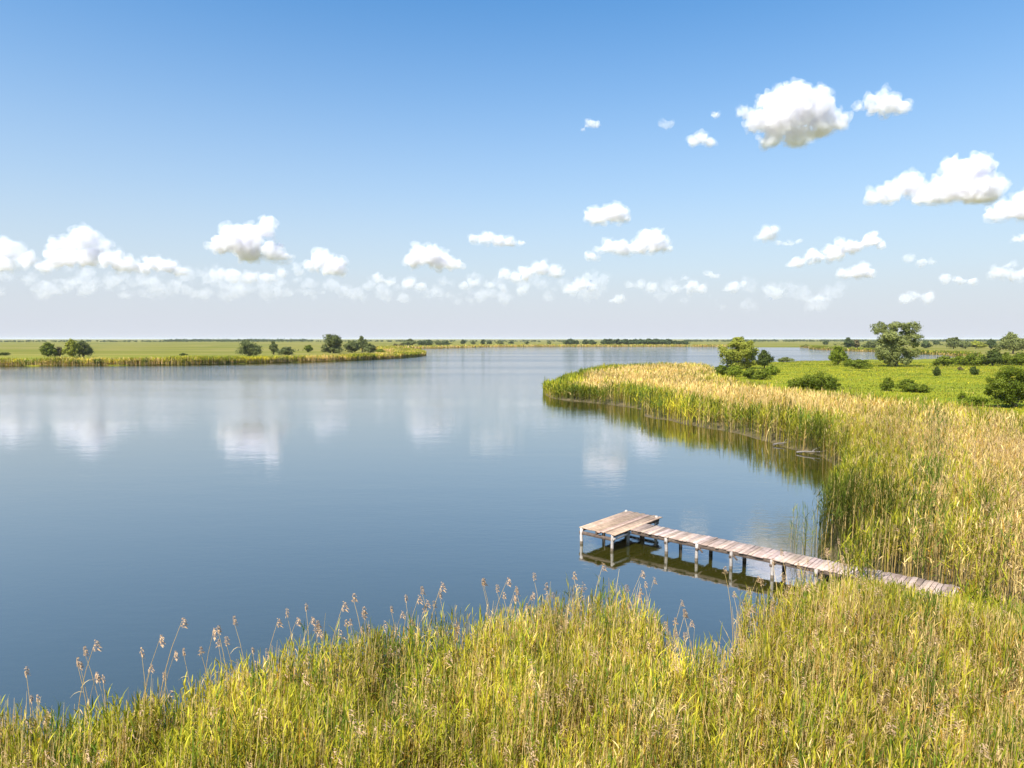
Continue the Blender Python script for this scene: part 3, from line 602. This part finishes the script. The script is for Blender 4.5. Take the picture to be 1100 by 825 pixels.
for i, (x, y) in enumerate(posts):
    tx, ty = pr.uniform(-.05, .05), pr.uniform(-.05, .05); r0 = pr.uniform(.056, .072); zt = DT - .04 if i not in (3, 5) else DT + .07
    zz = [-1.3, -.05, .10, .14, .32, .52, zt]; path = [(x + tx * (zt - z) + pr.uniform(-.006, .006), y + ty * (zt - z), z) for z in zz]
    v, q, t = tube(path, [r0 * (1.12 - .12 * j / 6) for j in range(7)], 10)
    dk = pr.uniform(.75, 1.05); c = np.array([[dk] * 3] * len(v)); wet = v[:, 2] < .12; c[wet] = (.38, .33, .26)
    mesh_obj('post', v, [q, t], M_POST, pier, c, smooth=True)
# driftwood on the bank of the cove
for (px, py, ln, rz, lab) in ((842, 477.5, 1.9, .1, 'bleached driftwood branch lying at the water edge of the right bank'), (872, 487, 2.2, -.5, 'pale driftwood branch nearest the inmost corner of the cove')):
    p = P(px, py, .1); r2 = random.Random(px); path = [(-ln / 2, 0, 0), (-ln / 4, .06, .09), (0, -.03, .13), (ln / 4, .08, .16), (ln / 2, .02, .30)]
    v, q, t = tube(path, [.07, .065, .05, .04, .02], 8); v2, q2, t2 = tube([(0, 0, .12), (.25, .2, .35), (.6, .3, .5)], [.05, .035, .012], 6)
    V = np.concatenate([v, v2]); o = mesh_obj('driftwood', V, [np.concatenate([q, q2 + len(v)]), np.concatenate([t, t2 + len(v)])], M_POST, None, np.ones((len(V), 3)) * .42, smooth=True)
    o.location = p; o.rotation_euler = (0, 0, rz); tag(o, lab, 'driftwood')
# ------------------------------------------------------------------ plumed stalks rising above the edge of the near bed
pl_m = [0] * 7
protos = []
for k in range(7):
    root = empty('plumed_reed', (0, 0, 0)); Hh = rng.uniform(.93, 1.12) * 2.45; lean = rng.uniform(-.14, .24); lean2 = rng.uniform(-.05, .05); T = np.linspace(0, 1, 7)
    C = np.stack([lean * T ** 2.6 * Hh, lean2 * T ** 2 * Hh, Hh * T], 1)[None]
    a = Acc()
    for s in ((1, 0, 0), (0, 1, 0)): a.add(*ribbons(C, np.array([[.017, .016, .015, .013, .011, .009, .006]]), np.array([s], float), TAN[None] * .95, PALE[None] * 1.0))
    a.build('stalk', M_REED, root)
    a = Acc(); plumes(a, np.array([C[0, -1, 0]]), np.array([C[0, -1, 1]]), np.array([Hh]), .013, size=rng.uniform(.55, .85), nf=20); a.build('plume', M_REED, root)
    a = Acc(); n_ = 1; z = rng.uniform(.45, .8, n_) * Hh; ph = rng.uniform(0, 6.28, n_); S_ = np.linspace(0, 1, 4); LC = np.empty((n_, 4, 3))
    for j, s in enumerate(S_):
        LC[:, j, 0] = np.interp(z / Hh, T, C[0, :, 0]) + np.cos(ph) * s * .22; LC[:, j, 1] = np.interp(z / Hh, T, C[0, :, 1]) + np.sin(ph) * s * .22; LC[:, j, 2] = z + .16 * s - .22 * s * s
    a.add(*ribbons(LC, np.tile(np.array([[.012, .018, .014, .003]]), (n_, 1)), np.stack([-np.sin(ph), np.cos(ph), 0 * ph], 1), np.repeat(PALE[None], n_, 0) * .9)); a.build('leaf', M_REED, root)
    protos.append(root)
X, Y, H, d = NEAR; cand = np.nonzero((d > .1) & (d < 1.3) & (np.abs(X / Y) < .82) & (Y < 20.2))[0]; rng.shuffle(cand); chosen = []
for i in cand:
    if all((X[i] - X[j]) ** 2 + (Y[i] - Y[j]) ** 2 > .03 for j in chosen): chosen.append(i)
    if len(chosen) == 125: break
def place(root, i, first):
    r_ = root if first else root.copy()
    if not first:
        COL.objects.link(r_)
        for ch in root.children: c = ch.copy(); COL.objects.link(c); c.parent = r_
    r_.location = (X[i], Y[i], max(0, float(gheight(X[i:i+1], Y[i:i+1])[0])) - .03); r_.rotation_euler = (0, 0, rng.uniform(-.7, .7)); sc = rng.uniform(.82, 1.16); r_.scale = (sc, sc, sc)
    tag(r_, 'dry reed stalk with feathery tan plume rising above the near reed bed edge', 'reed stalk', 'plumed reed stalks along the near shore')
for n_, i in enumerate(chosen): place(protos[n_ % 7], i, n_ < 7)
# ------------------------------------------------------------------ clouds: real volumes 1-20 km away
def ico(sub=2):
    t = (1 + 5 ** 0.5) / 2
    v = [(-1,t,0),(1,t,0),(-1,-t,0),(1,-t,0),(0,-1,t),(0,1,t),(0,-1,-t),(0,1,-t),(t,0,-1),(t,0,1),(-t,0,-1),(-t,0,1)]
    f = [(0,11,5),(0,5,1),(0,1,7),(0,7,10),(0,10,11),(1,5,9),(5,11,4),(11,10,2),(10,7,6),(7,1,8),(3,9,4),(3,4,2),(3,2,6),(3,6,8),(3,8,9),(4,9,5),(2,4,11),(6,2,10),(8,6,7),(9,8,1)]
    v = [Vector(a).normalized() for a in v]
    for _ in range(sub):
        nf = []; cache = {}
        def mid(a, b):
            k = (min(a, b), max(a, b))
            if k not in cache: v.append(((v[a] + v[b]) / 2).normalized()); cache[k] = len(v) - 1
            return cache[k]
        for a, b, c in f:
            x, y, z = mid(a, b), mid(b, c), mid(c, a); nf += [(a, x, z), (b, y, x), (c, z, y), (x, y, z)]
        f = nf
    return np.array([tuple(a) for a in v]), np.array(f)
ICV, ICF = ico(2)
_cm = {}
def cloud_mat(sigma, scale):
    k = (round(math.log(sigma) * 6), round(math.log(scale) * 6))
    if k in _cm: return _cm[k]
    m, n, out = node_mat('cloud_vapour')
    tc = n.nodes.new('ShaderNodeTexCoord'); nz = n.nodes.new('ShaderNodeTexNoise')
    nz.inputs['Scale'].default_value = 1 / math.exp(k[1] / 6); nz.inputs['Detail'].default_value = 4; nz.inputs['Roughness'].default_value = .70
    mr = n.nodes.new('ShaderNodeMapRange'); mr.inputs['From Min'].default_value = .36; mr.inputs['From Max'].default_value = .70
    mr.inputs['To Max'].default_value = math.exp(k[0] / 6)
    v = n.nodes.new('ShaderNodeVolumeScatter'); v.inputs['Color'].default_value = (1, 1, 1, 1); v.inputs['Anisotropy'].default_value = 0.0
    L = n.links.new
    L(tc.outputs['Object'], nz.inputs['Vector']); L(nz.outputs['Fac'], mr.inputs['Value']); L(mr.outputs['Result'], v.inputs['Density'])
    ab = n.nodes.new('ShaderNodeVolumeAbsorption'); ab.inputs['Color'].default_value = (.78, .55, 1, 1)
    mm = n.nodes.new('ShaderNodeMath'); mm.operation = 'MULTIPLY'; L(mr.outputs['Result'], mm.inputs[0]); mm.inputs[1].default_value = .06; L(mm.outputs[0], ab.inputs['Density'])
    av = n.nodes.new('ShaderNodeAddShader'); L(v.outputs[0], av.inputs[0]); L(ab.outputs[0], av.inputs[1])
    L(av.outputs[0], out.inputs['Volume'])
    _cm[k] = m
    return m
def cloud(blobs, tau, label, base=None, seed=0, wisp=1.0):
    rs = random.Random(seed * 77 + 5)
    by = max(b[1] + b[2] * .7 for b in blobs) if base is None else base
    d = ray(550, by); dist = 900.0 / max(0.02, d.z / d.y)
    dist = min(dist, 24000)
    cx = sum(b[0] for b in blobs) / len(blobs); cyy = sum(b[1] for b in blobs) / len(blobs)
    def wp(px, py, dd): q = ray(px, py); return q * (dd / q.y)
    c0 = wp(cx, cyy, dist); ppm = dist / F
    V, Fs, off = [], [], 0
    rm = 0
    for (x, y, r) in blobs:
        rr = r * ppm * .92; rm = max(rm, rr)
        c = wp(x, y, dist + rs.uniform(-.5, .5) * rr)
        V.append(ICV * rr * np.array([1.25, 1.1, .85]) + np.array(c - c0)); Fs.append(ICF + off); off += len(ICV)
        for k in range(9):                       # smaller billows all over it
            th = rs.uniform(0, 2 * math.pi); ph = rs.uniform(-.35, 1.2)
            dv = Vector((math.cos(th) * math.cos(ph), math.sin(th) * math.cos(ph), math.sin(ph)))
            r2 = rr * rs.uniform(.28, .5)
            V.append(ICV * r2 + np.array(c - c0 + Vector((dv.x * 1.25, dv.y, dv.z * .9)) * rr * rs.uniform(.75, 1.05))); Fs.append(ICF + off); off += len(ICV)
    o = mesh_obj('cloud', np.concatenate(V), np.concatenate(Fs), None)
    rmod = o.modifiers.new('r', 'REMESH'); rmod.mode = 'VOXEL'; rmod.voxel_size = ppm * 1.15
    dg = bpy.context.evaluated_depsgraph_get()
    me = bpy.data.meshes.new_from_object(o.evaluated_get(dg)); o.modifiers.clear()
    old = o.data; o.data = me; bpy.data.meshes.remove(old)
    n = len(me.vertices); co = np.empty(n * 3); me.vertices.foreach_get('co', co); co = co.reshape(-1, 3)
    nr = np.empty(n * 3); me.vertices.foreach_get('normal', nr); nr = nr.reshape(-1, 3)
    s1, s2, s3 = ppm * 14, ppm * 5.0, ppm * 2.2
    so = Vector((seed * 13.7, seed * 3.1, 0))
    for i in range(n):
        p = Vector(co[i])
        a = mnoise.noise(p / s1 + so) * 6.0 + mnoise.noise(p / s2 + so) * 3.2 + mnoise.noise(p / s3 + so) * 1.5
        co[i] += nr[i] * a * ppm * wisp * min(1.0, .15 + rm / ppm / 9)
    me.vertices.foreach_set('co', co.ravel().astype(np.float32)); me.update()
    zb = -(max(b[1] + b[2] * .35 for b in blobs) - cyy) * ppm
    if tau > 2: lo = co[:, 2] < zb; co[lo, 2] = zb + (co[lo, 2] - zb) * .4; me.vertices.foreach_set('co', co.ravel().astype(np.float32)); me.update()
    me.materials.clear(); me.materials.append(cloud_mat(1.15 * tau / (2 * rm), ppm * 9))
    fr = me.copy(); fn = np.array([mnoise.noise(Vector(c) / (ppm * 6) + so) for c in co]); k_ = min(1.0, rm / ppm / 11)
    cf = co + nr * ((2.2 + fn * 6.0) * k_ * ppm)[:, None]; fr.vertices.foreach_set('co', cf.ravel().astype(np.float32)); fr.update()
    fr.materials.clear(); fr.materials.append(cloud_mat(.42 * tau / (2 * rm), ppm * 5))
    fo = bpy.data.objects.new('fringe', fr); COL.objects.link(fo); fo.parent = o
    o.location = c0 + Vector((0, 0, CAM_H))
    tag(o, label, 'cloud', 'white fair-weather clouds')
    return o
CL = [
 ([(850,118,22),(870,115,19),(835,130,20),(880,132,18),(816,130,12),(898,132,9),(830,150,10),(858,147,12),(850,104,10)], 9, 'largest high white puffy cloud, alone in the blue sky above the right bank'),
 ([(753,150,8),(746,152,6),(761,153,5)], 4, 'small white cloud just below and left of the largest high cloud'),
 ([(769,124,5)], 1.6, 'tiny faint wisp of cloud left of the largest high cloud'),
 ([(797,119,6),(803,121,5)], 2, 'small pale tuft touching the left edge of the largest high cloud'),
 ([(952,113,12),(965,117,8),(941,112,8),(922,116,4)], 5, 'small oblong white cloud just right of the largest high cloud'),
 ([(634,134,5),(626,139,4),(641,134,4)], 1.6, 'faint thin wisp of cloud high over the middle of the lake'),
 ([(714,133,4),(720,134,3)], .6, 'barely visible wisp in the blue left of the largest high cloud'),
 ([(1037,188,18),(1050,205,18),(1017,205,15),(976,198,12),(955,209,10),(941,213,7),(992,212,11),(1062,212,9)], 9, 'long white cumulus with a tall right hump over the big willow'),
 ([(1086,224,12),(1068,231,8),(1106,222,15),(1122,226,14)], 7, 'white cloud cut by the right edge below the long humped cumulus'),
 ([(643,233,9),(658,231,10),(667,235,7),(634,234,6)], 6, 'compact oval white cloud, upper of the two over the lake middle'),
 ([(701,258,11),(686,264,9),(667,266,8),(650,267,7),(712,264,7),(635,276,5)], 6, 'white cloud rising to a hump at its right, below the compact oval one'),
 ([(522,256,7),(534,259,6),(548,261,5),(560,261,4),(510,257,4)], 3.5, 'thin flat white cloud left of the compact oval cloud'),
 ([(461,275,11),(478,283,9),(445,280,8),(453,270,6),(490,285,6)], 6, 'domed white cloud above the tip of the left bank'),
 ([(262,256,14),(281,250,9),(286,240,5),(244,261,12),(294,270,10),(233,264,8),(268,270,12),(303,276,6)], 8, 'bright cloud with a pointed peak, tallest above the left bank'),
 ([(346,280,9),(358,286,9),(366,293,6),(336,287,7)], 5, 'small bright cloud just right of the pointed-peak cloud'),
 ([(93,255,11),(76,261,9),(109,262,7),(60,265,6),(118,279,10),(132,286,9),(92,276,12),(66,280,10)], 5, 'broad white cloud with a peaked top over the left meadow'),
 ([(12,268,10),(-8,272,14),(28,280,9),(45,288,7),(5,284,9)], 5, 'white cloud cut by the left edge of the sky'),
 ([(152,288,6),(165,283,7),(180,287,7),(194,292,6)], 4, 'low ragged white cloud between the peaked and the pointed clouds'),
 ([(233,294,6),(250,298,7),(268,299,7),(286,297,6),(304,293,6),(320,290,6)], 1.8, 'thin grey-white cloud lying under the pointed-peak cloud'),
 ([(580,289,8),(566,295,7),(541,297,6),(600,294,7),(553,298,5)], 3, 'pale lumpy cloud low over the far shore, lake middle'),
 ([(624,307,7),(612,310,5),(634,309,4)], 2.4, 'small pale cloud at the right end of the low lumpy one'),
 ([(510,304,6),(524,307,5),(560,312,5),(497,308,4),(540,310,4)], 1.4, 'faint shred of cloud left under the low lumpy one'),
 ([(408,299,6),(420,303,6),(438,306,6),(452,309,4)], 1.8, 'faint low cloud under the domed cloud'),
 ([(822,252,8),(817,255,5)], 3, 'small round cloud left of the slanting ribbon cloud'),
 ([(848,262,5),(858,260,4),(839,261,3)], 1.3, 'faint wisp between the small round and the slanting cloud'),
 ([(934,259,7),(941,251,4),(916,266,8),(896,271,8),(873,276,7),(856,283,5),(945,264,4)], 5, 'slanting ribbon of white cloud climbing to the right'),
 ([(922,291,7),(934,294,5),(909,295,5)], 4, 'small flat white cloud just below the slanting ribbon'),
 ([(978,277,5),(990,281,5),(1002,281,4)], 1.3, 'faint pair of puffs right of the slanting ribbon'),
 ([(1015,300,4),(1030,301,5),(1044,301,4)], 1.8, 'thin low streak of cloud over the right meadow'),
 ([(1083,284,5),(1072,293,7),(1090,296,7),(1106,292,8)], 2, 'pale low cloud at the right edge of the sky'),
 ([(1094,257,5),(1104,256,6)], 2, 'tiny cloud at the right edge, above the pale low one'),
 ([(984,317,5),(996,320,5),(972,321,4)], 1.2, 'dim low cloud above the big willow'),
 ([(735,299,4),(741,309,7),(728,311,5),(752,312,5)], 2, 'low puffy cloud left of the low pair over the round willow'),
 ([(768,296,5),(760,295,3)], 1.6, 'upper puff of the low pair over the round willow'),
 ([(790,310,5),(798,305,3),(782,312,4)], 1.8, 'lower puff of the low pair over the round willow'),
 ([(664,321,5),(656,322,3)], 1.2, 'dim speck of cloud just above the far shore trees'),
 ([(830,313,5),(836,317,4)], 1.1, 'dim puff right of the low pair over the round willow'),
 ([(880,321,5),(870,322,3)], 1.0, 'dim speck of cloud low beside the big willow'),
 ([(688,304,5),(700,308,5),(678,307,4)], .9, 'very faint patch below the right-humped cloud'),
]
for i, (b, tau, lab) in enumerate(CL):
    cloud(b, tau, lab, seed=i + 1)

def bank(x0, x1, y0, y1, n_, tau, label, seed):
    rs = random.Random(seed); bl = []
    for i in range(n_):
        x = x0 + (x1 - x0) * (i + rs.uniform(-.8, .8)) / n_; top = y0 + (y1 - y0) * rs.random() ** 1.1; bl.append((x, top, rs.choice((3, 4, 5, 6, 8)) * rs.uniform(.8, 1.2)))
    cloud(bl, tau, label, base=y1 + 3, seed=seed)
bank(-20, 130, 288, 316, 38, .8, 'faint low bank of cloud on the left horizon under the peaked cloud', 61)
bank(130, 300, 292, 318, 38, .8, 'faint low bank of cloud under the pointed-peak cloud', 62)
bank(300, 470, 296, 322, 30, .8, 'faint low bank of cloud on the horizon above the tip of the left bank', 63)
bank(470, 660, 298, 324, 30, .7, 'faint low bank of cloud above the far shore tree row', 64)
bank(700, 900, 304, 330, 20, .45, 'barely visible haze of cloud above the round willow', 65)
